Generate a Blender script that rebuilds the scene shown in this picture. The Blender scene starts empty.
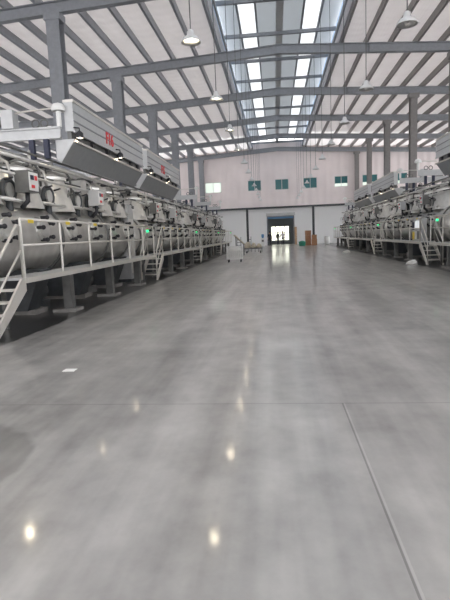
import bpy, bmesh, math, random
from mathutils import Vector, Matrix
random.seed(7)
S = bpy.context.scene
COL = S.collection

# ---------------------------------------------------------------- camera
F_PX, HC = 494.2, 1.48
RX, DY, UZ = (0.99414065, -0.02715918, -0.1046267), (0.10017, -0.13229623, 0.98613573), (-0.04062436, -0.99083807, -0.12880053)
cam_d = bpy.data.cameras.new('camera'); cam = bpy.data.objects.new('camera', cam_d); COL.objects.link(cam)
cam_d.sensor_fit = 'VERTICAL'; cam_d.sensor_height = 24; cam_d.lens = 24 * F_PX / 600
cam_d.clip_start = .05; cam_d.clip_end = 400
right = Vector((RX[0], DY[0], UZ[0])); down = Vector((RX[1], DY[1], UZ[1])); fwd = Vector((RX[2], DY[2], UZ[2]))
m3 = Matrix((right, -down, -fwd)).transposed()
cam.matrix_world = Matrix.Translation((0, 0, HC)) @ m3.to_4x4()
S.camera = cam

# ---------------------------------------------------------------- light and exposure
w = bpy.data.worlds.new('sky'); S.world = w; w.use_nodes = True
bg = w.node_tree.nodes['Background']; bg.inputs[0].default_value = (.97, .98, 1, 1); bg.inputs[1].default_value = 1.8
S.view_settings.view_transform = 'Standard'; S.view_settings.look = 'None'; S.view_settings.gamma = 1
S.view_settings.use_curve_mapping = False; S.view_settings.exposure = 1.45
S.cycles.use_denoising = True; S.cycles.max_bounces = 8; S.cycles.diffuse_bounces = 5
SKYLIGHT, BULB = .38, 90.0

# ---------------------------------------------------------------- materials
def mat(name, col, rough=.5, metal=0., spec=.5, noise=0., nscale=6., emit=0., coat=0., bump=0.):
    m = bpy.data.materials.new(name); m.use_nodes = True; nt = m.node_tree; b = nt.nodes['Principled BSDF']
    b.inputs['Base Color'].default_value = (*col, 1); b.inputs['Roughness'].default_value = rough
    b.inputs['Metallic'].default_value = metal; b.inputs['Specular IOR Level'].default_value = spec
    b.inputs['Coat Weight'].default_value = coat
    if noise or bump:
        tc = nt.nodes.new('ShaderNodeTexCoord'); n = nt.nodes.new('ShaderNodeTexNoise')
        n.inputs['Scale'].default_value = nscale; n.inputs['Detail'].default_value = 5
        nt.links.new(tc.outputs['Object'], n.inputs['Vector'])
        if noise:
            r = nt.nodes.new('ShaderNodeMapRange'); r.inputs['From Min'].default_value = .3; r.inputs['From Max'].default_value = .7
            r.inputs['To Min'].default_value = 1 - noise; r.inputs['To Max'].default_value = 1 + noise
            nt.links.new(n.outputs['Fac'], r.inputs['Value'])
            mx = nt.nodes.new('ShaderNodeMix'); mx.data_type = 'RGBA'; mx.blend_type = 'MULTIPLY'; mx.inputs[0].default_value = 1
            mx.inputs[6].default_value = (*col, 1); nt.links.new(r.outputs[0], mx.inputs[7])
            nt.links.new(mx.outputs[2], b.inputs['Base Color'])
        if bump:
            bp = nt.nodes.new('ShaderNodeBump'); bp.inputs['Strength'].default_value = bump; bp.inputs['Distance'].default_value = .01
            nt.links.new(n.outputs['Fac'], bp.inputs['Height']); nt.links.new(bp.outputs[0], b.inputs['Normal'])
    if emit:
        b.inputs['Emission Color'].default_value = (*col, 1); b.inputs['Emission Strength'].default_value = emit
    return m
M = dict(
    steel=mat('stainless_steel', (.56, .545, .52), .32, .62, noise=.12, nscale=3),
    steel_lt=mat('bright_stainless_steel', (.70, .69, .665), .32, .6, noise=.08),
    steel_dk=mat('dull_steel', (.17, .17, .165), .45, .5, noise=.15),
    rail=mat('pale_rail_steel', (.68, .655, .61), .4, .35),
    black=mat('black_rubber', (.025, .025, .03), .5),
    iron=mat('dark_painted_iron', (.05, .055, .06), .5, noise=.2),
    grey=mat('grey_painted_steel', (.25, .26, .28), .5, noise=.08),
    greyr=mat('brown_grey_painted_steel', (.22, .205, .20), .5, noise=.08),
    hood=mat('pale_grey_sheet', (.52, .525, .53), .4, .2, noise=.05),
    panel=mat('grey_sheet_panel', (.27, .28, .29), .5, .2, noise=.05),
    white=mat('white_paint', (.8, .8, .78), .45),
    red=mat('red_paint', (.75, .04, .05), .5),
    yellow=mat('yellow_label', (.8, .6, .05), .5),
    blue=mat('blue_plastic', (.12, .28, .5), .4),
    green=mat('green_plastic', (.05, .32, .22), .5),
    greenlamp=mat('green_lens', (.05, 1, .35), .3, emit=.5),
    redlamp=mat('red_lens', (.7, .05, .03), .3),
    screen=mat('pale_display', (.75, .78, .8), .2, emit=.25),
    navy=mat('navy_paint', (.03, .035, .07), .5),
    cloth=mat('cream_cloth', (.72, .65, .52), .9, noise=.15, nscale=9, bump=.6),
    carton=mat('brown_cardboard', (.38, .2, .11), .8, noise=.1),
    wood=mat('tan_wood', (.5, .33, .2), .6, noise=.15),
    concrete=mat('concrete', (.24, .23, .22), .8, noise=.15),
    shade=mat('lamp_shade_aluminium', (.72, .72, .72), .4, .5),
    shade_dk=mat('lamp_shade_grey', (.34, .33, .32), .5, .2),
    bulb=mat('lit_bulb', (1, .86, .62), .3, emit=BULB),
    dead=mat('unlit_bulb', (.85, .84, .82), .25),
    cord=mat('cord', (.1, .1, .1), .6),
    skin=mat('skin', (.5, .32, .24), .6), hair=mat('hair', (.02, .018, .016), .6),
    shirt=mat('pale_shirt', (.55, .5, .52), .8), dark=mat('dark_clothes', (.03, .03, .04), .8),
    teal=mat('teal_glass', (.05, .17, .18), .12, spec=.7),
    paleglass=mat('lit_pale_glass', (.66, .75, .66), .2, emit=.35),
    frame=mat('window_frame', (.62, .62, .6), .5),
    hedge=mat('hedge_leaves', (.3, .36, .16), .8, noise=.5, nscale=3),
)

def sheet_mat(name, col, axis, pitch, strength, rough=.55, lines=0.):
    """ribbed sheet: a wave bump along one axis, faint dirt"""
    m = mat(name, col, rough, 0, .4, noise=.05, nscale=.5); nt = m.node_tree; b = nt.nodes['Principled BSDF']
    g = nt.nodes.new('ShaderNodeTexCoord'); sx = nt.nodes.new('ShaderNodeSeparateXYZ'); nt.links.new(g.outputs['Object'], sx.inputs[0])
    a = nt.nodes.new('ShaderNodeMath'); a.operation = 'MULTIPLY'; a.inputs[1].default_value = 2 * math.pi / pitch
    nt.links.new(sx.outputs[axis], a.inputs[0])
    s = nt.nodes.new('ShaderNodeMath'); s.operation = 'SINE'; nt.links.new(a.outputs[0], s.inputs[0])
    bp = nt.nodes.new('ShaderNodeBump'); bp.inputs['Strength'].default_value = strength; bp.inputs['Distance'].default_value = .03
    nt.links.new(s.outputs[0], bp.inputs['Height']); nt.links.new(bp.outputs[0], b.inputs['Normal'])
    return m
M['clad'] = sheet_mat('pinkish_ribbed_cladding', (.83, .745, .735), 'X', .9, .6)
M['wallw'] = mat('white_wall', (.93, .93, .93), .7)
M['wallside'] = sheet_mat('white_ribbed_cladding', (.74, .72, .71), 'Y', .9, .3)
M['deckroof'] = sheet_mat('roof_sheet', (.70, .68, .675), 'Y', .75, .5, .5)
def translucent(m, fac, col):
    nt = m.node_tree; b = nt.nodes['Principled BSDF']; out = nt.nodes['Material Output']
    t = nt.nodes.new('ShaderNodeBsdfTranslucent'); t.inputs[0].default_value = (*col, 1)
    x = nt.nodes.new('ShaderNodeMixShader'); x.inputs[0].default_value = fac
    nt.links.new(b.outputs[0], x.inputs[1]); nt.links.new(t.outputs[0], x.inputs[2]); nt.links.new(x.outputs[0], out.inputs[0])
M['deckroof_fill'] = sheet_mat('light_fill_roof_sheet', (.70, .68, .675), 'Y', .75, .5, .5); translucent(M['deckroof_fill'], .42, (.97, .95, .94))  # last-bay sheets made more translucent, added to brighten the end wall
translucent(M['deckroof'], .28, (.95, .92, .91))                 # thin insulated sheets let daylight through
M['skylight'] = mat('translucent_roof_sheet', (.95, .98, 1), .4, emit=SKYLIGHT)
M['skyblue'] = mat('bluish_clerestory_sheet', (.42, .55, .72), .4, emit=.28)

def floor_mat():
    m = bpy.data.materials.new('polished_concrete'); m.use_nodes = True; nt = m.node_tree; b = nt.nodes['Principled BSDF']
    N, L = nt.nodes.new, nt.links.new
    g = N('ShaderNodeNewGeometry'); sp = N('ShaderNodeSeparateXYZ'); L(g.outputs['Position'], sp.inputs[0])
    def noise(scale, sc3, detail=6, rough=.6, off=(0, 0, 0)):
        mp = N('ShaderNodeMapping'); mp.inputs['Scale'].default_value = sc3; mp.inputs['Location'].default_value = (off[0] + .13, off[1] + .29, off[2] + .41)
        L(g.outputs['Position'], mp.inputs[0])
        n = N('ShaderNodeTexNoise'); n.inputs['Scale'].default_value = scale; n.inputs['Detail'].default_value = detail
        n.inputs['Roughness'].default_value = rough; L(mp.outputs[0], n.inputs['Vector']); return n.outputs['Fac']
    def mth(op, a, bb=None, clamp=False):
        n = N('ShaderNodeMath'); n.operation = op; n.use_clamp = clamp
        for i, v in enumerate((a, bb)):
            if v is None: continue
            if isinstance(v, (int, float)): n.inputs[i].default_value = v
            else: L(v, n.inputs[i])
        return n.outputs[0]
    def rng(v, a, bb, c, d):
        n = N('ShaderNodeMapRange'); n.inputs[1].default_value = a; n.inputs[2].default_value = bb
        n.inputs[3].default_value = c; n.inputs[4].default_value = d; L(v, n.inputs[0]); return n.outputs[0]
    X, Y = sp.outputs['X'], sp.outputs['Y']
    big = noise(.55, (1, .6, 1)); streak = noise(1.0, (2.2, .10, 1), 4); fine = noise(2.6, (1, .8, 1), 5, .6)
    v = mth('ADD', rng(big, .35, .65, .78, 1.12), rng(streak, .35, .65, -.24, .18))
    v = mth('ADD', v, rng(fine, .25, .75, -.26, .24))
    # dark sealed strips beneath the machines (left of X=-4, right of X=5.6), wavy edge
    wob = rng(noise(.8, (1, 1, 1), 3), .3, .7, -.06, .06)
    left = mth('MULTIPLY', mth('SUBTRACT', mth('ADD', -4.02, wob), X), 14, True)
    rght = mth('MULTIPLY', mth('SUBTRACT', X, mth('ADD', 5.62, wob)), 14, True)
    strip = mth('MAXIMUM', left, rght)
    # joints: across at Y=4.21, lengthwise at X=.535 for Y<4.21
    jx = mth('LESS_THAN', mth('ABSOLUTE', mth('SUBTRACT', Y, 4.21)), .010)
    jl = mth('MULTIPLY', mth('LESS_THAN', mth('ABSOLUTE', mth('SUBTRACT', X, .54)), .006), mth('LESS_THAN', Y, 4.21))
    jl2 = mth('MULTIPLY', mth('LESS_THAN', mth('ABSOLUTE', mth('SUBTRACT', X, .555)), .006), mth('LESS_THAN', Y, 4.21))
    v = mth('MULTIPLY', v, mth('SUBTRACT', 1, mth('MULTIPLY', jx, .28)))
    v = mth('MULTIPLY', v, mth('SUBTRACT', 1, mth('MULTIPLY', jl, .45)))
    v = mth('ADD', v, mth('MULTIPLY', jl2, .22))
    # dark patch on the left slab with a crisp outline
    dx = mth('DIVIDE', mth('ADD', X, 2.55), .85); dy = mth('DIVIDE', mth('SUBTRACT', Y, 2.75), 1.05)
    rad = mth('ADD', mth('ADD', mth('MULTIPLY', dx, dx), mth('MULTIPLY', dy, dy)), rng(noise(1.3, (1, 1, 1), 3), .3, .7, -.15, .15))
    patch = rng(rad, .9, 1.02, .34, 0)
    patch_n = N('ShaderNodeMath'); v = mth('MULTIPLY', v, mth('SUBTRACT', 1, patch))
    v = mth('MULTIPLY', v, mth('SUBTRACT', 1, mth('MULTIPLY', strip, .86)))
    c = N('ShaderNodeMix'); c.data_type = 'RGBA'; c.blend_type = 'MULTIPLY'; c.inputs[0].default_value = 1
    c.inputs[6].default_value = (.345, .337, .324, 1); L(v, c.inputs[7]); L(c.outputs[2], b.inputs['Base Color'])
    b.inputs['Roughness'].default_value = .31; b.inputs['Specular IOR Level'].default_value = .7
    b.inputs['Coat Weight'].default_value = .4; b.inputs['Coat Roughness'].default_value = .085
    return m
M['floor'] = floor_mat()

# ---------------------------------------------------------------- mesh helpers
class MB:
    """collects shapes; s mirrors x (s=-1 for the left row, +1 for the right row)"""
    def __init__(self, s=1): self.v = []; self.f = []; self.sm = []; self.s = s
    def P(self, p): self.v.append((p[0] * self.s, p[1], p[2])); return len(self.v) - 1
    def face(self, pts, sm=False): self.f.append([self.P(p) for p in pts]); self.sm.append(sm)
    def box(self, x0, x1, y0, y1, z0, z1):
        i = [self.P(p) for p in ((x0, y0, z0), (x1, y0, z0), (x1, y1, z0), (x0, y1, z0), (x0, y0, z1), (x1, y0, z1), (x1, y1, z1), (x0, y1, z1))]
        for q in ((0, 3, 2, 1), (4, 5, 6, 7), (0, 1, 5, 4), (1, 2, 6, 5), (2, 3, 7, 6), (3, 0, 4, 7)):
            self.f.append([i[k] for k in q]); self.sm.append(False)
        return self
    def bar(self, p0, p1, wx, wz, up=(0, 0, 1)):
        p0, p1 = Vector(p0), Vector(p1); d = (p1 - p0).normalized(); a = d.cross(Vector(up))
        if a.length < 1e-4: a = d.cross(Vector((1, 0, 0)))
        a.normalize(); b = a.cross(d).normalized(); a *= wx / 2; b *= wz / 2
        i = [self.P(q) for p in (p0, p1) for q in (p - a - b, p + a - b, p + a + b, p - a + b)]
        for q in ((0, 3, 2, 1), (4, 5, 6, 7), (0, 1, 5, 4), (1, 2, 6, 5), (2, 3, 7, 6), (3, 0, 4, 7)):
            self.f.append([i[k] for k in q]); self.sm.append(False)
        return self
    def lathe(self, prof, o, ax=(0, 0, 1), n=16, smooth=True):
        """prof: (radius, distance along ax) pairs; radius 0 closes"""
        o = Vector(o); ax = Vector(ax).normalized()
        t = Vector((1, 0, 0)) if abs(ax.x) < .8 else Vector((0, 1, 0)); a = ax.cross(t).normalized(); b = ax.cross(a)
        rings = []
        for r, h in prof:
            c = o + ax * h
            if r <= 1e-6: rings.append([self.P(c)])
            else: rings.append([self.P(c + a * (r * math.cos(2 * math.pi * k / n)) + b * (r * math.sin(2 * math.pi * k / n))) for k in range(n)])
        for A, B in zip(rings, rings[1:]):
            if len(A) == 1 and len(B) == 1: continue
            for k in range(n):
                j = (k + 1) % n
                if len(A) == 1: self.f.append([A[0], B[j], B[k]])
                elif len(B) == 1: self.f.append([A[k], A[j], B[0]])
                else: self.f.append([A[k], A[j], B[j], B[k]])
                self.sm.append(smooth)
        return self
    def cyl(self, p0, p1, r0, r1=None, n=12):
        p0, p1 = Vector(p0), Vector(p1); L = (p1 - p0).length; r1 = r0 if r1 is None else r1
        self.lathe([(0, 0), (r0, 0)], p0, p1 - p0, n, False); self.lathe([(r0, 0), (r1, L)], p0, p1 - p0, n, True)
        return self.lathe([(r1, L), (0, L)], p0, p1 - p0, n, False)
    def tube(self, pts, r, n=8):
        pts = [Vector(p) for p in pts]; rings = []; ref = None
        for i, p in enumerate(pts):
            d = (pts[min(i + 1, len(pts) - 1)] - pts[max(i - 1, 0)]).normalized()
            if ref is None: ref = Vector((0, 0, 1)) if abs(d.z) < .9 else Vector((1, 0, 0))
            a = d.cross(ref).normalized(); b = a.cross(d).normalized(); ref = b
            rings.append([self.P(p + a * (r * math.cos(2 * math.pi * k / n)) + b * (r * math.sin(2 * math.pi * k / n))) for k in range(n)])
        for A, B in zip(rings, rings[1:]):
            for k in range(n): self.f.append([A[k], A[(k + 1) % n], B[(k + 1) % n], B[k]]); self.sm.append(True)
        for R_ in (rings[0], rings[-1]): self.f.append(list(R_)); self.sm.append(False)
        return self
    def torus(self, c, ax, R, r, n=16, m=8):
        c = Vector(c); ax = Vector(ax).normalized(); t = Vector((0, 0, 1)) if abs(ax.z) < .8 else Vector((1, 0, 0))
        a = ax.cross(t).normalized(); b = ax.cross(a); rg = []
        for k in range(n):
            d = a * math.cos(2 * math.pi * k / n) + b * math.sin(2 * math.pi * k / n)
            rg.append([self.P(c + d * (R + r * math.cos(2 * math.pi * j / m)) + ax * (r * math.sin(2 * math.pi * j / m))) for j in range(m)])
        for k in range(n):
            for j in range(m): self.f.append([rg[k][j], rg[(k + 1) % n][j], rg[(k + 1) % n][(j + 1) % m], rg[k][(j + 1) % m]]); self.sm.append(True)
        return self
    def ball(self, c, r, n=10, sz=1.):
        k = 6; return self.lathe([(r * math.sin(math.pi * i / k) if 0 < i < k else 0, -r * sz * math.cos(math.pi * i / k)) for i in range(k + 1)], c, (0, 0, 1), n)
    def prism_y(self, poly, y0, y1):
        """poly of (x, z) swept from y0 to y1"""
        n = len(poly); A = [self.P((x, y0, z)) for x, z in poly]; B = [self.P((x, y1, z)) for x, z in poly]
        self.f.append(A); self.f.append(B[::-1]); self.sm += [False, False]
        for k in range(n): self.f.append([A[k], A[(k + 1) % n], B[(k + 1) % n], B[k]]); self.sm.append(False)
        return self
    def prism_x(self, poly, x0, x1):
        n = len(poly); A = [self.P((x0, y, z)) for y, z in poly]; B = [self.P((x1, y, z)) for y, z in poly]
        self.f.append(A); self.f.append(B[::-1]); self.sm += [False, False]
        for k in range(n): self.f.append([A[k], A[(k + 1) % n], B[(k + 1) % n], B[k]]); self.sm.append(False)
        return self
    def build(self, name, m, parent=None, loc=None):
        me = bpy.data.meshes.new(name); me.from_pydata(self.v, [], self.f)
        me.polygons.foreach_set('use_smooth', self.sm)
        bm = bmesh.new(); bm.from_mesh(me); bmesh.ops.recalc_face_normals(bm, faces=bm.faces); bm.to_mesh(me); bm.free()
        me.materials.append(M[m] if isinstance(m, str) else m); me.update()
        o = bpy.data.objects.new(name, me); COL.objects.link(o)
        if parent: o.parent = parent
        if loc: o.location = loc
        return o

def tag(o, label=None, cat=None, group=None, kind=None):
    for k, v in (('label', label), ('category', cat), ('group', group), ('kind', kind)):
        if v: o[k] = v
    return o
def thing(name, loc, label, cat, group=None, rz=0):
    o = bpy.data.objects.new(name, None); COL.objects.link(o); o.location = loc; o.rotation_euler.z = rz
    o.empty_display_size = .2
    return tag(o, label, cat, group)
def copy_tree(o, parent=None):
    c = o.copy(); COL.objects.link(c)
    if parent: c.parent = parent
    for ch in o.children: copy_tree(ch, c)
    return c
def struct(o): o['kind'] = 'structure'; return o
ORD = ['nearest', 'second', 'third', 'fourth', 'fifth', 'sixth', 'seventh', 'eighth', 'ninth', 'tenth', 'eleventh', 'twelfth']
def nth(i): return ORD[i]

# ---------------------------------------------------------------- the hall
XR_, ZR_, SL = .54, 11.67, .060                 # ridge line, underside of rafters at the ridge, roof slope
XL, XRC = -9.1, 10.2                             # column lines
FR = [21.6 + 8.49 * k for k in range(6)]         # frames, the last stands in the end wall
YE = 64.3; X0, X1 = -30, 30; Y0 = -5
zr = lambda x: ZR_ - SL * abs(x - XR_)
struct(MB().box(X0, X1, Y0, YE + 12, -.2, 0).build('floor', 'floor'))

# ceiling: two roof slopes with a raised ventilated ridge between
HW = 3.2                                         # half width of the ridge opening
PX = {-1: [], 1: []}                             # purlin positions
for sd in (-1, 1):
    x = XR_ + sd * (HW + .25)
    while abs(x) < X1 - .3: PX[sd].append(x); x += sd * 1.38
DK = .90                                         # roof sheet above the rafter underside
for sd in (-1, 1):
    pts = [XR_ + sd * HW] + PX[sd] + [X0 if sd < 0 else X1]; low = []
    for p, q in zip(pts, pts[1:]):
        for k in range(8):
            t = k / 8; x = p + (q - p) * t; low.append((x, zr(x) + DK - .17 * math.sin(math.pi * t) ** .8))   # insulation blanket sags between purlins
    low.append((pts[-1], zr(pts[-1]) + DK))
    top = [(pts[-1], zr(pts[-1]) + DK + .05), (pts[0], zr(pts[0]) + DK + .05)]
    for ya, yb, mt in ((Y0, FR[4], 'deckroof'), (FR[4], YE, 'deckroof_fill')):
        struct(MB().prism_y(low + top, ya, yb).build('ceiling', mt))
ZM = ZR_ + DK + .75
m = MB()                                         # roof of the ridge monitor, grey bands beside the translucent strips
for a, b in ((-HW - .1, -2.15), (-1.3, 1.3), (2.15, HW + .1)):
    m.prism_y([(XR_ + a, ZM - .05 * abs(a)), (XR_ + b, ZM - .05 * abs(b)), (XR_ + b, ZM + .05 - .05 * abs(b)), (XR_ + a, ZM + .05 - .05 * abs(a))] if a * b > 0 else
              [(XR_ + a, ZM - .065), (XR_, ZM), (XR_ + b, ZM - .065), (XR_ + b, ZM - .015), (XR_, ZM + .05), (XR_ + a, ZM - .015)], Y0, YE)
MR = mat('monitor_roof_sheet', (.6, .61, .62), .55); translucent(MR, .24, (.9, .93, .95)); struct(m.build('ceiling', MR))
for i, sd in enumerate((-1, 1)):
    m = MB(); a, b = sorted((sd * 1.3, sd * 2.15))
    m.prism_y([(XR_ + a, ZM - .1), (XR_ + b, ZM - .1), (XR_ + b, ZM - .06), (XR_ + a, ZM - .06)], Y0, YE)
    struct(m.build('window_%d' % (20 + i), 'skylight'))
    x = XR_ + sd * HW; zz = zr(x) + DK
    struct(MB().box(x - .03, x + .03, Y0, YE, zz, zz + .62).build('window_%d' % (22 + i), 'skyblue'))
    struct(MB().box(x - sd * .12 - .04, x - sd * .12 + .04, Y0, YE, zz - .25, zz).build('trim_%d' % (30 + i), 'grey'))
for i, dx in enumerate((-2.2, -1.25, 1.25, 2.2)):
    struct(MB().box(XR_ + dx - .05, XR_ + dx + .05, Y0, YE, ZM - .30, ZM - .1).build('trim_%d' % (40 + i), 'grey'))
tag(MB().box(XR_ - .2, XR_ + .2, Y0, YE, ZM - .42, ZM - .01).build('ridge_beam', 'hood'), 'pale steel ridge beam running the length of the hall under the roof peak', 'beam')
for k in range(13):
    y = 13.1 + 4.245 * k
    m = MB().box(XR_ - HW, XR_ + HW, y - .08, y + .08, ZM - .62, ZM - .44)
    struct(m.build('trim_%d' % (50 + k), 'grey'))
# purlins
xs = PX[-1] + PX[1]
for i, x in enumerate(xs):
    z0 = zr(x) + .50; sd = 1 if x > XR_ else -1; m = MB()
    m.box(x - .015, x + .015, Y0, YE, z0, z0 + DK - .50); m.box(min(x, x + sd * .10), max(x, x + sd * .10), Y0, YE, z0 - .015, z0 + .012)
    struct(m.build('roof_purlin', 'greyr' if sd > 0 else 'grey'))
# frames: rafters and columns
def rafter(y, i):
    m = MB()
    for sd, xe in ((-1, X0), (1, X1)):
        za, zb = ZR_, zr(xe)
        for (u0, u1, w2) in ((0, .04, .15), (.04, .46, .012), (.46, .50, .15)):
            m.prism_y([(XR_, za + u0), (xe, zb + u0), (xe, zb + u1), (XR_, za + u1)], y - w2, y + w2)
    o = m.build('steel_rafter', 'grey')
    for sd in (-1, 1):
        mm = MB()
        for xx in (XR_ + sd * 5,): mm.box(xx - .01, xx + .01, y - .14, y + .14, zr(xx) + .04, zr(xx) + .46)
        mm.build('stiffener', 'grey', o)
    tag(o, 'grey steel roof rafter spanning the hall, %s from the camera' % nth(i), 'rafter', 'roof rafters')
for i, y in enumerate(FR): rafter(y - (0 if i < 5 else .2), i)
def column(x, y, side, i, lab):
    t = thing('steel_column', (x, y, 0), lab, 'column', 'steel columns of the %s row' % side)
    h = zr(x) ; mt = 'grey' if side == 'left' else 'greyr'
    w2 = .29 if side == 'left' else .235
    m = MB(); m.box(-w2, w2, -.26, -.235, .03, h - .3); m.box(-w2, w2, .235, .26, .03, h - .3); m.box(-.012, .012, -.235, .235, .03, h - .3)
    m.build('shaft', mt, t)
    m = MB(); m.box(-.36, .36, -.3, .3, h - .3, h); m.build('cap_plate', mt, t)
    MB().box(-.4, .4, -.36, .36, 0, .03).build('base_plate', mt, t)
for i, y in enumerate(FR):
    column(XL, y - (0 if i < 5 else .35), 'left', i, 'grey steel column rising behind the left machines, %s from the camera' % nth(i))
    if i > 0: column(XRC, y - (0 if i < 5 else .35), 'right', i, 'brown-grey steel column rising behind the right machines, %s from the camera' % nth(i - 1))

# end wall: pinkish cladding above, white wall with a doorway below
ZB = 4.78
wins = [(-8.8, -6.7), (-3.3, -1.6), (.15, 1.85), (3.7, 5.4), (7.55, 9.2), (10.95, 12.8), (-14.5, -12.8), (14.6, 16.4)]
WZ0, WZ1 = 6.98, 8.3
m = MB(); edges = sorted(wins); xa = X0
for a, b in edges:
    m.box(xa, a, YE, YE + .25, ZB, 13); m.box(a, b, YE, YE + .25, ZB, WZ0); m.box(a, b, YE, YE + .25, WZ1, 13); xa = b
m.box(xa, X1, YE, YE + .25, ZB, 13)
struct(m.build('wall_far', 'clad'))
for i, (a, b) in enumerate(wins):
    o = MB(); 
    for q in ((a, b, WZ0, WZ0 + .06), (a, b, WZ1 - .06, WZ1), (a, a + .06, WZ0, WZ1), (b - .06, b, WZ0, WZ1), ((a + b) / 2 - .03, (a + b) / 2 + .03, WZ0, WZ1)):
        o.box(q[0], q[1], YE + .04, YE + .12, q[2], q[3])
    fr = struct(o.build('window_%d' % (i + 1), 'frame'))
    if i in (0, 6): MB().box(a, b, YE + .07, YE + .09, WZ0, WZ1).build('pane', 'paleglass', fr)
    elif i in (4, 5, 7):
        MB().box(a, b, YE + .07, YE + .09, WZ0 + .42, WZ1).build('pane', 'teal', fr); MB().box(a, b, YE + .07, YE + .09, WZ0, WZ0 + .42).build('pane', 'paleglass', fr)
    else: MB().box(a, b, YE + .07, YE + .09, WZ0, WZ1).build('pane', 'teal', fr)
DX0, DX1, DZ = -.92, 2.38, 3.62
YW = YE + .9
m = MB(); m.box(X0, DX0, YW, YW + .25, 0, ZB + .4); m.box(DX1, X1, YW, YW + .25, 0, ZB + .4); m.box(DX0, DX1, YW, YW + .25, DZ, ZB + .4)
m.box(X0, X1, YE + .25, YW + .25, ZB + .1, ZB + .4)
struct(m.build('wall_back', 'wallw'))
tag(MB().box(X0, X1, YE - .25, YE - .02, ZB - .12, ZB + .12).build('wall_beam', 'iron'), 'dark steel beam along the foot of the pinkish end wall cladding', 'beam')
for i, x in enumerate((-12, -3.5, 4.85, 13.2)):
    t = thing('steel_post', (x, YE - .15, 0), ['dark slim post at the far left of the end wall', 'dark slim post under the end wall beam, left of the doorway', 'dark slim post under the end wall beam beside the brown cartons', 'dark slim post at the far right of the end wall'][i], 'post', 'posts under the end wall beam')
    m = MB(); m.box(-.14, .14, -.12, .1, .02, ZB - .12); m.build('shaft', 'iron', t); MB().box(-.2, .2, -.18, .16, 0, .02).build('base_plate', 'iron', t)
# doorway with roller shutter box and vestibule
d = struct(MB().box(DX0 - .12, DX0, YW - .1, YW + .3, 0, DZ).box(DX1, DX1 + .12, YW - .1, YW + .3, 0, DZ).box(DX0 - .12, DX1 + .12, YW - .1, YW + .3, DZ, DZ + .12).build('door_1', 'grey'))
m = MB().box(DX0 - .2, DX1 + .2, YW - .4, YW, DZ + .12, DZ + .5); m.build('shutter_box', 'hood', d)
MB().box(DX0, DX1, YW - .05, YW + .02, DZ - .22, DZ + .02).build('shutter_edge', 'blue', d)
m = MB(); YV = YW + 5.5
m.box(DX0 - 1, DX1 + 1, YV, YV + .2, 2.45, 4.2); m.box(DX0 - 1, -.55, YV, YV + .2, 0, 2.45); m.box(1.95, DX1 + 1, YV, YV + .2, 0, 2.45); m.box(-.55, 1.95, YV, YV + .2, 0, .55)
m.box(DX0 - 1.2, DX0 - 1, YW + .25, YV + .2, 0, 4.2); m.box(DX1 + 1, DX1 + 1.2, YW + .25, YV + .2, 0, 4.2); m.box(DX0 - 1.2, DX1 + 1.2, YW + .25, YV + .2, 4.2, 4.4)
struct(m.build('wall_vestibule', mat('grey_plaster', (.36, .38, .41), .7)))
m = MB(); 
for k in range(5): x = -.55 + 2.5 * k / 4; m.box(x - .05, x + .05, YV + .02, YV + .12, .55, 2.45)
m.box(-.55, 1.95, YV + .02, YV + .12, 1.55, 1.63)
fr = struct(m.build('window_9', 'greyr'))
MB().box(-.55, 1.95, YV + .06, YV + .08, .55, 2.45).build('pane', mat('clear_sunlit_glass', (.95, .97, .8), .1, emit=1.1), fr)
# side walls; window openings sized to steer daylight onto machines and roof
for sd, nm, x in ((-1, 'wall_left', X0), (1, 'wall_right', X1)):
    m = MB(); m.box(x - .1, x + .1, Y0, YW, 0, 1.6); m.box(x - .1, x + .1, Y0, YW, 3.2, 6.2) if sd < 0 else None; m.box(x - .1, x + .1, Y0, YW, 10.2 if sd < 0 else 8.4, 11.4)
    k = 0; y = Y0
    while y < YE: m.box(x - .12, x + .12, y, y + .4, 1.6, 10.2); y += 4.245
    struct(m.build(nm, 'wallside'))

m = MB(); m.box(X0, X1, Y0 - .25, Y0, 0, 3.6); m.box(X0, X1, Y0 - .25, Y0, 8.5, 13)  # unseen wall behind the camera, added to cut light on the near floor
for k in range(9): m.box(X0 + 7.4 * k, X0 + 7.4 * k + .5, Y0 - .25, Y0, 3.6, 8.5)
struct(m.build('wall_behind', 'clad'))

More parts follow.
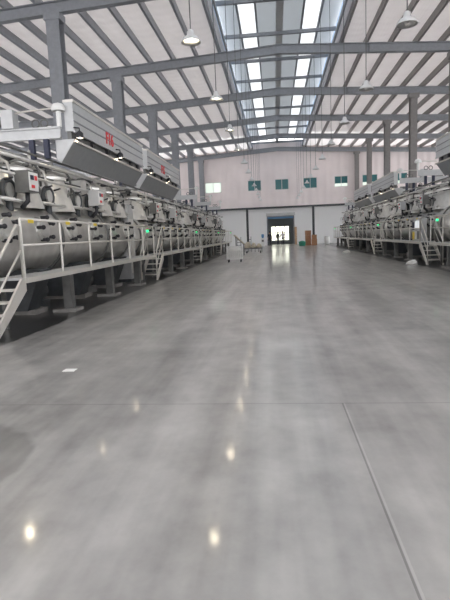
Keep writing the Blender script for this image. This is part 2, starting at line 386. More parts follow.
# ---------------------------------------------------------------- dyeing machines
def make_machine(s):
    t = thing('dyeing_machine', (0, 0, 0), 'x', 'machine', 'dyeing machines of the %s row' % ('left' if s < 0 else 'right'))
    UC, ZC, R = 1.5, 1.6, .8
    m = MB(s); m.lathe([(0, -.32), (.3, -.29), (.6, -.18), (.76, -.04), (R, .06), (R, 9.3), (.76, 9.4), (.6, 9.54), (.3, 9.65), (0, 9.68)], (UC, -.7, ZC), (0, 1, 0), 28)
    tank = m.build('tank', 'steel', t)
    for y in (-.6, 3.2, 6.4, 8.5):
        MB(s).lathe([(R - .01, -.035), (R + .05, -.035), (R + .05, .035), (R - .01, .035)], (UC, y, ZC), (0, 1, 0), 28, False).build('flange', 'steel_dk', tank)
    for i, y in enumerate((.6, 2.3, 4.0, 7.0, 8.4)):
        n = MB(s).lathe([(.70, 0), (.66, .12), (.55, .5), (.46, .78)], (UC - .1, y, 2.22), (0, 0, 1), 20).build('neck', 'steel_lt', t)
        MB(s).lathe([(.46, 0), (.52, 0), (.52, .07), (.44, .09), (.25, .16), (0, .18)], (UC - .1, y, 3.0), (0, 0, 1), 20, False).build('lid', 'steel_lt', n)
        m = MB(s).cyl((UC - .1, y, 3.15), (UC - .1, y, 3.30), .07); m.box(UC - .2, UC, y - .08, y + .12, 3.28, 3.42); m.build('actuator', 'black', n)
        q = MB(s).torus((UC - .66, y + .1, 2.56), (1, 0, .25), .13, .03, 14, 6); q.build('sight_ring', 'steel_dk', n)
    for i in range(6):
        y = .72 + 1.52 * i
        h = MB(s).lathe([(.27, -.06), (.27, .05), (.20, .06), (.20, .10), (0, .12)], (UC - R + .03, y, 1.78), (-1, 0, .1), 18, False).build('hatch', 'steel_lt', t)
        for k in range(5):
            a = 2 * math.pi * k / 5 + .5; p = Vector((UC - R - .06, y + .25 * math.cos(a), 1.78 + .25 * math.sin(a)))
            c = MB(s).cyl(p + Vector((.06, 0, 0)), p + Vector((-.07, 0, 0)), .035, n=8); c.ball(p + Vector((-.08, 0, 0)), .05, 8); c.build('clamp', 'black', h)
    # ring valves with levers between the necks
    for y in (1.42, 3.15, 4.85, 5.75, 6.55, 8.05):
        v = MB(s).torus((.95, y, 2.55), (1, .1, 0), .2, .055, 16, 8); v.cyl((.95, y, 2.15), (.95, y, 2.36), .07); v.cyl((1.0, y, 2.55), (1.35, y, 2.5), .12)
        v = v.build('valve', 'iron', t)
        MB(s).cyl((.90, y, 2.55), (.98, y, 2.55), .15, n=16).build('disc', 'steel_lt', v)
        for a in (.6, 2.4, 4.1):
            p = Vector((.9, y + .27 * math.cos(a), 2.55 + .27 * math.sin(a)))
            MB(s).tube([p, p + Vector((-.08, .03, .02)), p + Vector((-.1, .14, .05))], .022, 6).build('lever', 'black', v)
    # piping over the necks
    for y in (2.3, 4.0, 7.4):
        MB(s).tube([(1.4, y, 3.16), (1.35, y, 3.24), (1.2, y + .1, 3.3), (.98, y + .35, 3.24), (.95, y + .5, 3.1), (.95, y + .55, 2.75)], .03, 8).build('pipe', 'steel_dk', t)
    for y in (1.5, 3.1, 6.0, 6.9, 8.1):
        MB(s).tube([(1.9, y, 2.3), (1.9, y, 3.0), (1.88, y + .05, 3.14), (1.75, y + .12, 3.22), (1.2, y + .15, 3.22), (1.05, y + .16, 3.12), (1.0, y + .16, 2.72)], .035, 8).build('pipe', 'steel', t)
    MB(s).tube([(.82, .2, 2.36), (.82, 9.0, 2.36)], .04, 8).build('manifold', 'steel_lt', t)
    for u, z, rr, mt in ((.80, 2.86, .032, 'steel_lt'), (.92, 3.24, .042, 'steel_lt'), (1.25, 3.52, .028, 'steel_dk'), (2.3, 3.75, .05, 'steel_lt'), (1.05, 2.98, .022, 'iron')):
        MB(s).tube([(u, -.6, z), (u, 9.0, z)], rr, 8).build('manifold', mt, t)
    for y in (-.3, 3.2, 6.4, 8.9):
        MB(s).box(2.27, 2.33, y - .03, y + .03, 0, 3.72).box(.78, 2.3, y - .025, y + .025, 3.28, 3.34).build('pipe_support', 'steel_dk', t)
    MB(s).tube([(1.75, -.6, 3.08), (1.75, 9.2, 3.08)], .07, 10).build('manifold', 'steel', t)
    # upright instrument column and control boxes
    m = MB(s); m.box(1.0, 1.45, 5.4, 5.75, 2.2, 3.15); m.build('instrument_column', 'steel_lt', t)
    for y, zz in ((1.42, 2.5), (5.3, 2.45)):
        c = MB(s).box(.52, .80, y, y + .42, zz, zz + .42).build('control_box', 'steel_dk' if y < 3 else 'hood', t)
        MB(s).box(.505, .52, y + .03, y + .39, zz + .03, zz + .39).build('face_plate', 'white', c)
        MB(s).box(.495, .505, y + .07, y + .2, zz + .24, zz + .33).build('display', 'navy', c); MB(s).box(.495, .505, y + .24, y + .34, zz + .24, zz + .33).build('display', 'red', c)
        MB(s).box(.495, .505, y + .1, y + .22, zz + .08, zz + .14).build('button', 'red', c)
        MB(s).tube([(.66, y + .2, zz), (.66, y + .2, zz - .16), (.8, y + .2, zz - .3)], .05, 8).build('bracket', 'black', c)
    # small-bore pipes with valves crowding the tops of the necks
    rnd = random.Random(5 + s)
    for k in range(40):
        y = -.4 + .24 * k + rnd.uniform(-.1, .1); u = rnd.uniform(.95, 2.1); z0 = 2.35; z1 = rnd.uniform(2.75, 3.36) if k % 4 else rnd.uniform(3.5, 3.9); u += 0 if k % 4 else .5; du = rnd.uniform(-.4, .5); dy = rnd.choice((-.5, -.3, .35, .6))
        p = MB(s).tube([(u, y, z0), (u, y, z1 - .06), (u + du * .2, y + dy * .2, z1), (u + du, y + dy, z1), (u + du * 1.1, y + dy * 1.1, z1 - .06), (u + du * 1.1, y + dy * 1.1, z1 - rnd.uniform(.2, .5))], rnd.choice((.018, .026, .034)), 6).build('pipe', rnd.choice(('steel_lt', 'steel_dk', 'steel', 'iron')), t)
        if k % 2 == 0:
            q = MB(s).cyl((u - .09, y, z1 - .25), (u + .09, y, z1 - .25), .06, n=8); q.cyl((u, y, z1 - .25), (u, y - .14, z1 - .2), .016, n=6); q.torus((u, y - .14, z1 - .2), (0, 1, .2), .07, .014, 10, 5)
            q.build('hand_valve', rnd.choice(('black', 'iron', 'steel_dk')), p)
    for y in (1.5, 4.9, 7.8):
        p = MB(s).lathe([(0, 0), (.3, 0), (.34, .06), (.34, 2.3), (.2, 2.5), (.1, 2.55), (0, 2.55)], (2.75, y, .3), (0, 0, 1), 16).build('dosing_vessel', 'steel_lt', t)
        for a, b in ((-.22, -.22), (.22, -.22), (0, .28)): MB(s).cyl((2.75 + a, y + b, 0), (2.75 + a, y + b, .34), .04, n=8).build('leg', 'steel_dk', p)
        MB(s).tube([(2.75, y, 2.85), (2.75, y, 3.05), (2.6, y, 3.15), (1.8, y, 3.15), (1.75, y, 3.08)], .04, 8).build('pipe', 'steel', p)
    # legs, pedestals, pump and recirculation pipe below
    for y in (2.0, 4.7, 7.4):
        l = MB(s).box(.12, .30, y + .1, y + .28, .06, .83).build('leg', 'steel_dk', t)
        MB(s).box(.0, .5, y - .05, y + .43, 0, .06).build('foot_plate', 'concrete', l)
        p = MB(s).prism_y([(.5, .95), (2.3, .95), (1.9, .1), (.85, .1)], y - .45, y + .1).build('pedestal', 'iron', t)
        MB(s).box(.75, 2.0, y - .3, y + .25, 0, .1).build('foot_plate', 'concrete', p)
    MB(s).tube([(2.2, .2, .5), (2.2, 9, .5)], .26, 14).build('return_pipe', 'steel_dk', t)
    p = MB(s).lathe([(0, 0), (.2, 0), (.2, .6), (.15, .66), (0, .66)], (1.25, 5.3, .38), (0, 1, 0), 14, False); p.box(1.0, 1.5, 5.3, 5.95, 0, .2); p.build('pump', 'steel_dk', t)
    p = MB(s).lathe([(0, 0), (.24, 0), (.24, .5), (0, .5)], (1.2, 2.3, .42), (0, 1, 0), 14, False); p.box(.95, 1.45, 2.3, 2.8, 0, .2); p.build('pump', 'iron', t)
    for y in (2.6, 5.6): MB(s).tube([(1.25, y, .55), (1.25, y, .9)], .1, 10).build('pipe', 'steel_dk', t)
    return t

def make_platform(s):
    t = thing('access_platform', (0, 0, 0), 'x', 'platform', 'railed platforms of the %s row' % ('left' if s < 0 else 'right'))
    L = 9.3
    MB(s).box(.0, .6, 0, L, .86, .9).build('deck', 'hood', t)
    MB(s).box(-.02, 0.02, 0, L, .81, .9).build('edge_channel', 'rail', t)
    for k in range(7):
        y = min(.03 + 1.56 * k, L - .03)
        MB(s).cyl((0.03, y, .9), (0.03, y, 1.9), .025, n=8).build('post', 'rail', t)
        if k in (0, 6): MB(s).bar((.45, y, 0), (.45, y, .86), .06, .06).build('leg', 'steel_dk', t)
    MB(s).tube([(.03, 0.03, 1.9), (.03, L - .03, 1.9), (.12, L + .02, 1.9), (.58, L + .02, 1.9)], .026, 8).build('handrail', 'rail', t)
    MB(s).tube([(.03, 0.03, 1.46), (.03, L - .03, 1.46)], .02, 8).build('midrail', 'rail', t)
    for k in (0, 1, 2): MB(s).box(-.006, .0, .25 + 1.58 * k, .45 + 1.58 * k, 1.84, 1.9).build('tag', 'yellow', t)
    b = MB(s).box(-.01, .06, L - .85, L - .77, 1.70, 1.79).build('status_lamp', 'greenlamp', t)
    MB(s).box(-.01, .06, L - .85, L - .77, 1.79, 1.83).build('lens', 'redlamp', b)
    return t

def make_stair(s):
    t = thing('access_stair', (0, 0, 0), 'x', 'stair', 'short stairs up to the platforms')
    for u in (.02, .60): MB(s).prism_x([(0, .9), (0, .68), (-1.02, 0), (-1.22, 0), (-.12, .9)], u - .02, u + .02).build('stringer', 'rail', t)
    for k in range(4):
        z = .17 + .18 * k; y = -1.0 + .23 * k
        MB(s).box(.04, .58, y - .1, y + .12, z, z + .03).build('tread', 'rail', t)
    for u in (.02, .60):
        h = MB(s).tube([(u, -1.12, .08), (u, -1.08, .92), (u, -1.0, 1.02), (u, -.12, 1.80), (u, -.04, 1.78), (u, -.04, .9)], .024, 8).build('handrail', 'rail', t)
        MB(s).tube([(u, -1.06, .55), (u, -.04, 1.38)], .02, 6).build('midrail', 'rail', h)
    return t

XD = {-1: -4.28, 1: 6.0}
START = {-1: [8.08 + 10.6 * k for k in range(4)], 1: [10.9 + 10.7 * k for k in range(4)]}
SIDE = {-1: 'left', 1: 'right'}
for s in (-1, 1):
    pm, pp, ps = make_machine(s), make_platform(s), make_stair(s)
    for i, y in enumerate(START[s]):
        a, b, c = (pm, pp, ps) if i == 0 else (copy_tree(pm), copy_tree(pp), copy_tree(ps))
        for o in (a, b, c): o.location = (XD[s], y, 0)
        wh = '%s in the row' % nth(i)
        if i == 0: a['label'] = 'long stainless dyeing machine tank nearest the camera on the %s side' % SIDE[s]
        else: a['label'] = 'stainless dyeing tank machine on the %s of the aisle, %s' % (SIDE[s], wh)
        b['label'] = 'pale railed walkway, %s from the camera on the %s side' % (nth(i), SIDE[s])
        c['label'] = 'short pale steel stair, %s from the camera on the %s side' % (nth(i), SIDE[s])

# ---------------------------------------------------------------- overhead light canopies and cross beams
def text(body, s, y, z, size, parent, u=-.012):
    cu = bpy.data.curves.new('lettering', 'FONT'); cu.body = body; cu.size = size; cu.extrude = .006; cu.align_x = 'CENTER'; cu.align_y = 'CENTER'; cu.offset = .012
    cu.materials.append(M['red'])
    o = bpy.data.objects.new('lettering', cu); COL.objects.link(o); o.parent = parent
    o.location = (s * u, y, z)
    X = Vector((0, -s, 0)); Z = Vector((0, 0, 1)); Nn = X.cross(Z)
    dg = bpy.context.evaluated_depsgraph_get(); me = bpy.data.meshes.new_from_object(o.evaluated_get(dg)); bpy.data.objects.remove(o)
    o = bpy.data.objects.new('lettering', me); COL.objects.link(o); o.parent = parent; o.location = (s * u, y, z)
    o.rotation_euler = Matrix((X, Z, Nn)).transposed().to_euler()
    return o
CL = 6.35
def make_canopy(s):
    t = thing('light_canopy', (0, 0, 0), 'x', 'canopy', 'overhead canopies of the %s row' % SIDE[s])
    MB(s).box(0, .22, 0, CL, 4.16, 4.86).build('housing', 'hood', t)
    for z in (4.38, 4.60): MB(s).box(-.015, 0, 0, CL, z, z + .035).build('groove_trim', 'panel', t)
    MB(s).box(-.03, .24, -.01, CL + .01, 4.84, 4.9).build('top_rail', 'rail', t)
    MB(s).box(.10, .20, .05, CL - .05, 3.96, 4.16).build('slot', 'steel_dk', t)
    MB(s).box(-.03, .02, 0, CL, 4.12, 4.17).build('slot_rail', 'hood', t)
    MB(s).box(-.02, .03, 0, CL, 3.90, 3.95).build('panel_edge', 'rail', t)
    MB(s).prism_y([(0, 3.95), (.38, 3.42), (.42, 3.44), (.04, 3.97)], 0, CL).build('slanted_panel', 'panel', t)
    for y in (-.02, CL): MB(s).prism_y([(0, 3.97), (.38, 3.42), (.48, 3.5), (.48, 3.97)], y, y + .02).build('end_plate', 'hood', t)
    for y in (1.3, 2.5, 3.7, 4.9, 5.7): MB(s).box(.02, .1, y, y + .14, 3.98, 4.12).build('hanger', 'black', t)
    for y in (.0, 3.2):
        l = MB(s).lathe([(0, .17), (.04, .16), (.09, .11), (.09, .0)], (-.13, y, 3.985), (0, 0, 1), 14); l.tube([(-.13, y, 4.13), (-.13, y, 4.22), (.01, y, 4.24)], .018, 6); l = l.build('lamp', 'black', t)
        MB(s).ball((-.13, y, 4.052), .048, 10).build('bulb', 'bulb', l)
    return t
XC = {-1: -4.8, 1: 6.7}
CST = {-1: [12.05, 19.1], 1: [15.5, 29.2, 37.0]}
GAN = {-1: [26.1, 33.2, 40.3, 47.4], 1: [25.6, 22.0, 44.5, 51.2]}
CZ = {-1: [0, 0], 1: [.15, -.22, -.15]}
LET = {-1: ['F16', 'F15'], 1: ['F17', '', '']}
for s in (-1, 1):
    p = make_canopy(s); trees = [p] + [copy_tree(p) for _ in CST[s][1:]]
    for i, (t, y) in enumerate(zip(trees, CST[s])):
        t.location = (XC[s], y, CZ[s][i])
        t['label'] = 'pale grey overhead canopy above the %s machines, %s from the camera' % (SIDE[s], nth(i))
        if LET[s][i]:
            text(LET[s][i], s, 2.65 if s < 0 else CL - 3.0, 4.42, .46, t)
            t['label'] = 'pale grey overhead canopy with red lettering %s above %s machines' % (LET[s][i], SIDE[s]) if s > 0 else 'pale overhead canopy lettered %s in red over the left machines' % LET[s][i]
def make_beam(s):
    t = thing('gantry_beam', (0, 0, 0), 'x', 'gantry', 'gantries carrying the %s canopies' % SIDE[s])
    m = MB(s); m.box(.0, 7, -.07, .07, 3.98, 4.02); m.box(.0, 7, -.02, .02, 4.02, 4.22); m.box(.0, 7, -.07, .07, 4.22, 4.26); m.build('beam', 'hood', t)
    for u in (2.9, 5.4): MB(s).box(u - .09, u + .09, -.09, .09, 0, 3.98).build('leg', 'navy', t)
    g = MB(s).box(1.12, 1.42, -.14, .14, 4.26, 4.70).build('motor', 'hood', t); MB(s).cyl((1.42, 0, 4.42), (1.72, 0, 4.42), .09).build('shaft', 'steel_dk', g)
    MB(s).tube([(1.4, 0, 4.60), (.9, 0, 4.66), (.03, 0, 4.70)], .022, 6).build('tie_rod', 'rail', t)
    m = MB(s).lathe([(.16, 0), (.17, .06), (.12, .16), (0, .2)], (.02, 0, 4.62), (0, 0, 1), 14); m.cyl((.02, 0, 4.26), (.02, 0, 4.62), .06); m.build('pulley_housing', 'white', t)
    MB(s).box(1.9, 2.3, -.1, .1, 4.26, 4.42).build('junction_box', 'steel_dk', t)
    for u in (.38, .75): MB(s).box(u - .06, u + .06, -.06, .06, 3.52, 3.98).build('hanger', 'navy', t)
    for u in (.4, .62): MB(s).torus((u, 0, 4.36), (0, 1, 0), .09, .02, 14, 6).build('pulley', 'steel_dk', t)
    MB(s).box(2.75, 3.05, -.06, .06, 3.28, 3.36).build('pipe_bracket', 'steel_dk', t); MB(s).box(.5, 2.8, -.04, .04, 3.24, 3.30).build('pipe_bracket', 'steel_dk', t)
    return t
for s in (-1, 1):
    p = make_beam(s)
    ys = sorted([y - .1 for y in CST[s]] + GAN[s])
    for i, y in enumerate(ys):
        o = p if i == 0 else copy_tree(p); o.location = (XC[s] + s * .3, y, 0)
        o['label'] = 'pale gantry beam with pulleys over the %s machines, %s from the camera' % (SIDE[s], nth(i))
    for j, (u, z, r, mt, lb) in enumerate(((.72, 3.36, .055, 'steel_lt', 'slim bright pipe'), (1.25, 3.40, .095, 'steel', 'thick steel pipe'), (1.8, 3.37, .07, 'steel_lt', 'bright pipe of middle size'), (2.45, 3.36, .06, 'steel_dk', 'dull dark pipe'))):
        y0 = ys[0] - 5.5
        o = MB(1).tube([(XC[s] + s * (u + .3), y0, z), (XC[s] + s * (u + .3), ys[-1] + .4, z)], r, 10).build('overhead_pipe', mt)
        tag(o, '%s running above the %s machines along the hall' % (lb, SIDE[s]), 'pipe', 'overhead pipes of the %s row' % SIDE[s])

# ---------------------------------------------------------------- pendant lamps
def make_lamp(lit):
    t = thing('pendant_lamp', (0, 0, 0), 'x', 'lamp', 'lit pendant lamps' if lit else 'unlit pendant lamps')
    MB().lathe([(.04, .24), (.07, .21), (.08, .13), (.15, .09), (.21, .0), (.205, -.01), (.14, .08), (.07, .115), (0, .12)], (0, 0, 0), (0, 0, 1), 20).build('shade', 'shade', t)
    MB().ball((0, 0, .062 if lit else .045), .045 if lit else .07, 12).build('bulb', 'bulb' if lit else 'dead', t)
    return t
def cord(t, x, z):
    MB().cyl((0, 0, .22), (0, 0, (ZM - .28 if abs(x - XR_) < HW else zr(x) + DK - .08) - z), .012, n=6).build('cord', 'cord', t)
HL = 5.47
for side, x, lit in (('left', XR_ - 2.16, True), ('right', XR_ + 2.16, False)):
    p = make_lamp(lit); trees = [p] + [copy_tree(p) for _ in range(11)]
    for i, t in enumerate(trees):
        t.location = (x, 10.7 + 4.45 * i, HL); cord(t, x, HL)
        t['label'] = '%s pendant lamp on long cord in the %s lamp row, %s from the camera' % ('lit' if lit else 'unlit', side, nth(i))
t = make_lamp(True); t.location = (-4.87, 8.45, 4.0); cord(t, -4.87, 4.0); t['label'] = 'lit pendant lamp hanging before the nearest left gantry'; t.name = 'pendant_lamp'

# ---------------------------------------------------------------- things on the floor
def basket(x, y):
    t = thing('laundry_trolley', (x, y, 0), 'white slatted laundry trolley standing in the aisle by the left machines', 'trolley')
    W, D, H = .42, .32, .85
    m = MB(); n = 9
    for k in range(n):
        u = -W + 2 * W * k / (n - 1)
        for yy in (-D, D): m.box(u - .022, u + .022, yy - .012, yy + .012, .2, H)
    for k in range(6):
        u = -D + 2 * D * k / 5
        for xx in (-W, W): m.box(xx - .012, xx + .012, u - .022, u + .022, .2, H)
    for z in (.2, .5, H): m.box(-W - .02, W + .02, -D - .02, -D + .02, z - .03, z + .03); m.box(-W - .02, W + .02, D - .02, D + .02, z - .03, z + .03); m.box(-W - .02, -W + .02, -D, D, z - .03, z + .03); m.box(W - .02, W + .02, -D, D, z - .03, z + .03)
    m.build('basket', 'white', t); MB().box(-W, W, -D, D, .16, .2).build('base', 'white', t)
    for a in (-1, 1):
        for b in (-1, 1): MB().cyl((a * .34 - .025, b * .25, .08), (a * .34 + .025, b * .25, .08), .08, n=12).build('wheel', 'black', t)
    MB().lathe([(.36, 0), (.35, .12), (.24, .22), (0, .26)], (0, 0, .6), (0, 0, 1), 14).build('laundry', 'white', t)
basket(-2.28, 27.7)
def fabric_cart(x, y):
    t = thing('fabric_cart', (x, y, 0), 'low dark framed cart heaped with cream cloth beyond the white trolley', 'cart')
    m = MB().box(-.72, .72, -.5, .5, .34, .42); m.build('frame', 'steel_dk', t)
    for k in range(6): 
        u = -.68 + .272 * k; MB().box(u - .02, u + .02, -.5, -.46, .1, .36).build('leg', 'steel_dk', t)
    for a in (-1, 1):
        for b in (-1, 1): MB().cyl((a * .55 - .03, b * .38, .09), (a * .55 + .03, b * .38, .09), .09, n=12).build('wheel', 'black', t)
    return t
fabric_cart(-1.77, 40.3)
for i, (dx, dy, r, h, lb) in enumerate(((-.46, 0, .25, .5, 'large cream cloth heap at the left of the fabric cart'), (.02, -.05, .19, .42, 'broad cream cloth heap in the middle of the fabric cart'), (.44, .06, .2, .34, 'small cream cloth heap at the right of the fabric cart'))):
    m = MB(); n = 18; prof = [(r, 0), (r * 1.05, .3 * h), (r * .8, .72 * h), (r * .4, .95 * h), (0, h)]
    m.lathe([(0, 0)] + prof, (0, 0, 0), (0, 0, 1), n)
    m.v = [(a * (1 + .12 * math.sin(5 * math.atan2(b, a) + i)), b * (1 + .1 * math.cos(4 * math.atan2(b, a))), c) for a, b, c in m.v]
    tag(m.build('cloth_heap', 'cloth', None, (-1.77 + dx, 40.3 + dy, .42)), lb, 'cloth', 'cloth heaps on the fabric cart')
# cream chute leaning behind the trolley
t = thing('fabric_chute', (0, 0, 0), 'cream sloping chute with legs near the end of the left row', 'chute')
MB().bar((-2.95, 36, 1.5), (-2.2, 36.2, .75), .5, .06).build('slide', 'cloth', t)
for p in ((-2.85, 36.02), (-2.3, 36.17)): MB().bar((p[0], p[1], 0), (p[0], p[1], 1.4 if p[0] < -2.6 else .84), .06, .06).build('leg', 'steel_dk', t)
# cartons, board, bin at the end wall
def carton(x, y, z, w_, d_, h, lb, rz=0):
    t = thing('carton', (x, y, z), lb, 'box', 'brown cartons by the end wall post', rz)
    MB().box(-w_ / 2, w_ / 2, -d_ / 2, d_ / 2, 0, h).build('body', 'carton', t)
    MB().box(-w_ / 2 - .002, w_ / 2 + .002, -.04, .04, h, h + .004).build('tape', 'wood', t)
for k, (h, lb) in enumerate(((.62, 'brown carton at the bottom of the tall stack beside the dark post'), (.55, 'brown carton in the middle of the tall stack beside the dark post'), (.5, 'brown carton on top of the tall stack beside the dark post'))):
    carton(3.75, 58, (0, .63, 1.19)[k], .62, .6, h, lb, .05 * k)
carton(4.42, 57.6, 0, .6, .5, .68, 'brown carton at the bottom of the low stack right of the tall stack')
carton(4.42, 57.6, .69, .5, .5, .5, 'brown carton on top of the low stack right of the tall stack', .1)
carton(3.1, 58.4, 0, .5, .5, .42, 'small brown carton on the floor left of the tall stack')
tag(MB().prism_y([(2.5, 0), (2.78, 0), (2.78, 2.3), (2.5, 2.3)], 0, .05).build('wooden_board', 'wood'), 'tan wooden board leaning at the right side of the doorway', 'board')
o = bpy.data.objects['wooden_board']; o.location = (0, 64.55, 0); o.rotation_euler.x = -.2
t = thing('plastic_tub', (3.0, 56.6, 0), 'low green plastic tub in front of the brown cartons', 'tub')
MB().lathe([(0, .03), (.3, .03), (.36, .46), (.4, .48), (.4, .45), (.33, .0), (0, 0)], (0, 0, 0), (0, 0, 1), 20).build('tub_body', 'green', t)
MB().lathe([(.34, .0), (.28, .14), (.1, .2), (0, .2)], (0, 0, .38), (0, 0, 1), 14).build('contents', 'green', t)
t = thing('water_cooler', (-1.55, 62, 0), 'white water dispenser with blue bottle left of the doorway', 'water cooler')
MB().box(-.2, .2, -.18, .18, .0, 1.0).build('cabinet', 'white', t); MB().lathe([(0, 0), (.09, 0), (.16, .1), (.17, .42), (.12, .48), (0, .48)], (0, 0, 1.0), (0, 0, 1), 14).build('bottle', 'blue', t)
MB().box(-.12, .12, -.22, -.18, .55, .8).build('tap_recess', 'steel_dk', t)
# dark hand trolleys by the post
def sack_truck(x, y, lb):
    t = thing('hand_truck', (x, y, 0), lb, 'hand truck', 'hand trucks by the end wall post')
    for u in (-.22, .22): MB().tube([(u, 0, .1), (u, .18, 1.1), (u, .3, 1.25)], .03, 8).build('rail', 'iron', t)
    for z in (.35, .65, .95): MB().bar((-.22, .18 * (z - .1), z), (.22, .18 * (z - .1), z), .04, .05).build('crossbar', 'iron', t)
    MB().box(-.25, .25, -.3, 0, .02, .05).build('toe_plate', 'iron', t)
    for u in (-.27, .27): MB().cyl((u - .03, .08, .14), (u + .03, .08, .14), .14, n=14).build('wheel', 'black', t)
    return t
sack_truck(-3.0, 57, 'dark hand truck standing right of the left end wall post')
sack_truck(-4.1, 56, 'dark hand truck standing left of the left end wall post')
# right side bits
t = thing('plastic_barrel', (5.9, 58, 0), 'white plastic barrel on the floor at the end of the right row', 'barrel')
MB().lathe([(0, 0), (.26, 0), (.3, .08), (.3, .4), (.31, .42), (.31, .5), (.3, .52), (.3, .84), (.25, .92), (0, .92)], (0, 0, 0), (0, 0, 1), 20).build('barrel_body', 'white', t)
MB().lathe([(.27, 0), (.27, .05), (0, .06)], (0, 0, .9), (0, 0, 1), 20, False).build('lid', 'hood', t)
def rag(x, y, r, lb, h=.2):
    m = MB(); m.lathe([(0, 0), (r, 0), (r * .9, h * .5), (r * .5, h * .9), (0, h)], (0, 0, 0), (0, 0, 1), 14)
    m.v = [(a * (1 + .25 * math.sin(3 * math.atan2(b, a) + x)), b * (1 + .2 * math.cos(4 * math.atan2(b, a) + y)), c * (1 + .2 * math.sin(7 * a))) for a, b, c in m.v]
    tag(m.build('cloth_bundle', 'white', None, (x, y, 0)), lb, 'cloth', 'white bundles on the floor')
rag(5.55, 20.9, .22, 'white cloth bundle on the floor before the right side stair')
rag(4.75, 34, .25, 'small white cloth bundle on the floor far along the right row')
tag(MB().box(-2.49, -2.35, 5.33, 5.44, 0.001, .006).build('paper_scrap', 'white'), 'small white paper scrap lying on the floor at left', 'paper')
bpy.data.objects['paper_scrap'].rotation_euler.z = 0

# operator cabinet behind the railing of the second right machine
t = thing('control_cabinet', (6.15, 22.2, .9), 'pale control cabinet with screens on the right walkway near the stair', 'cabinet')
MB().box(.05, .33, 0, 1.2, 0, 1.0).build('body', 'hood', t)
for k, (y, z, mt) in enumerate(((.08, .55, 'screen'), (.48, .55, 'screen'), (.88, .5, 'navy'), (.1, .1, 'steel_dk'), (.5, .1, 'white'), (.86, .08, 'yellow'))):
    MB().box(.035, .05, y, y + .3, z, z + .34).build('instrument', mt, t)

t = thing('steel_cabinet', (-5.5, 17.35, 0), 'tall pale steel cabinet standing between the first two left machines', 'cabinet')
MB().prism_x([(-.35, .1), (.3, .1), (.3, 2.35), (.1, 2.7), (-.35, 2.7)], -.42, .42).build('body', 'hood', t)
MB().box(.42, .435, -.28, .2, .3, 2.2).build('door', 'steel_lt', t); MB().box(-.4, .4, -.33, .28, 0, .1).build('plinth', 'iron', t)
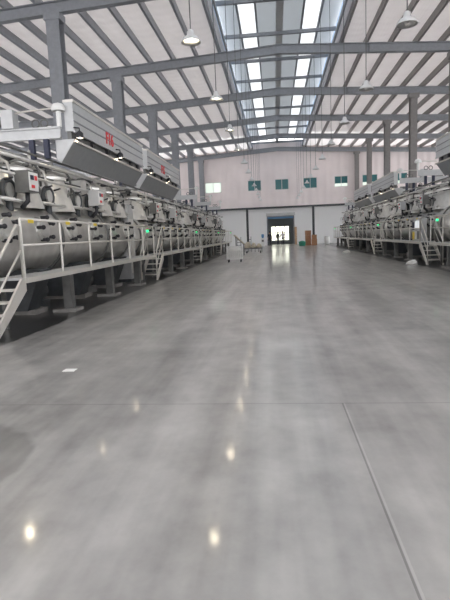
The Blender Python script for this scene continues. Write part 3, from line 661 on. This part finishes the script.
# ---------------------------------------------------------------- people at the doorway
def person(x, y, rz, lb, shirt, trousers, arms):
    J = {'pel': (0, 0, .93, .13), 'bel': (0, 0, 1.08, .125), 'che': (0, -.01, 1.3, .15), 'nek': (0, 0, 1.46, .06), 'hd0': (0, -.02, 1.55, .085), 'hd1': (0, -.02, 1.66, .095), 'hd2': (0, -.01, 1.73, .06)}
    E = [('pel', 'bel'), ('bel', 'che'), ('che', 'nek'), ('nek', 'hd0'), ('hd0', 'hd1'), ('hd1', 'hd2')]
    for sd in (-1, 1):
        q = 'L' if sd < 0 else 'R'; el, wr = arms[0 if sd < 0 else 1]
        J.update({'hip' + q: (sd * .1, 0, .88, .095), 'kne' + q: (sd * .11, -.02, .5, .065), 'ank' + q: (sd * .12, .02, .08, .045), 'toe' + q: (sd * .13, -.15, .035, .035),
                  'sho' + q: (sd * .19, 0, 1.40, .065), 'elb' + q: (el[0] * sd, el[1], el[2], .045), 'wri' + q: (wr[0] * sd, wr[1], wr[2], .032)})
        E += [('pel', 'hip' + q), ('hip' + q, 'kne' + q), ('kne' + q, 'ank' + q), ('ank' + q, 'toe' + q), ('che', 'sho' + q), ('sho' + q, 'elb' + q), ('elb' + q, 'wri' + q)]
        d = (Vector(wr) - Vector(el)).normalized(); d.x *= sd; W = Vector((wr[0] * sd, wr[1], wr[2])); side = d.cross(Vector((sd, .2, 0))).normalized()
        pc = W + d * .075; J['pal' + q] = (*pc, .034); E.append(('wri' + q, 'pal' + q))
        for k, (off, ln) in enumerate(((-.03, .07), (-.01, .085), (.01, .08), (.03, .06))):
            a = pc + d * .02 + side * off; b = a + d * ln + Vector((0, -.015, 0))
            J['f%d%s' % (k, q)] = (*a, .010); J['g%d%s' % (k, q)] = (*b, .008); E += [('pal' + q, 'f%d%s' % (k, q)), ('f%d%s' % (k, q), 'g%d%s' % (k, q))]
        a = W + d * .04 + side * -.045; b = a + d * .05 + side * -.02; J['t' + q] = (*a, .011); J['u' + q] = (*b, .009); E += [('wri' + q, 't' + q), ('t' + q, 'u' + q)]
    names = list(J); me = bpy.data.meshes.new('person'); me.from_pydata([J[n][:3] for n in names], [(names.index(a), names.index(b)) for a, b in E], [])
    o = bpy.data.objects.new('person', me); COL.objects.link(o); sk = o.modifiers.new('skin', 'SKIN'); o.modifiers.new('sub', 'SUBSURF').levels = 1
    for i, n in enumerate(names):
        dd = me.skin_vertices[0].data[i]; r = J[n][3]; dd.radius = (r * (1.25 if n in ('che', 'bel', 'pel') else 1), r * (.85 if n in ('che', 'bel', 'pel') else 1)); dd.use_root = n == 'pel'
    dg = bpy.context.evaluated_depsgraph_get(); nm = bpy.data.meshes.new_from_object(o.evaluated_get(dg)); o.modifiers.clear(); o.data = nm; nm.name = 'person'
    for mt in ('skin', shirt, trousers, 'black'): nm.materials.append(M[mt])
    for p in nm.polygons:
        c = p.center; p.use_smooth = True
        hand = min((c - Vector((arms[i][1][0] * sd, arms[i][1][1], arms[i][1][2]))).length for i, sd in ((0, -1), (1, 1))) < .2 and (abs(c.x) > .2 or c.y < -.2)
        p.material_index = 0 if (c.z > 1.45 or (hand and c.z < 1.2)) else 1 if c.z > .95 else 2 if c.z > .09 else 3
        if abs(c.x) > .2 and c.z > .75 and not hand: p.material_index = 1
    MB().lathe([(.112, 0), (.118, .06), (.09, .12), (0, .15)], (0, .015, 1.66), (0, -.15, 1), 12).build('hair', 'hair', o)
    m = MB(); m.ball((0, -.115, 1.6), .018, 6); m.build('nose', 'skin', o)
    for u in (-.035, .035): MB().ball((u, -.105, 1.635), .012, 6).build('eye', 'black', o)
    MB().box(-.03, .03, -.112, -.1, 1.55, 1.562).build('mouth', 'redlamp', o)
    for u in (-.098, .098): MB().ball((u, -.01, 1.62), .025, 6).build('ear', 'skin', o)
    o.location = (x, y, 0); o.rotation_euler.z = rz
    return tag(o, lb, 'person')
hang = (((.27, .02, 1.12), (.28, -.06, .87)), ((.27, .02, 1.12), (.28, -.06, .87)))
reach = (((.27, -.02, 1.12), (.24, -.26, 1.08)), ((.27, .02, 1.12), (.26, -.2, .95)))
person(-.68, 61.2, .3, 'person in dark clothes standing at the left edge of the doorway', 'dark', 'dark', hang)
person(.95, 63.8, -.4, 'person in a pale shirt and dark trousers standing inside the doorway', 'shirt', 'dark', reach)
person(.35, 66.6, .8, 'person in dark top seen against the bright window behind the doorway', 'dark', 'navy', hang)
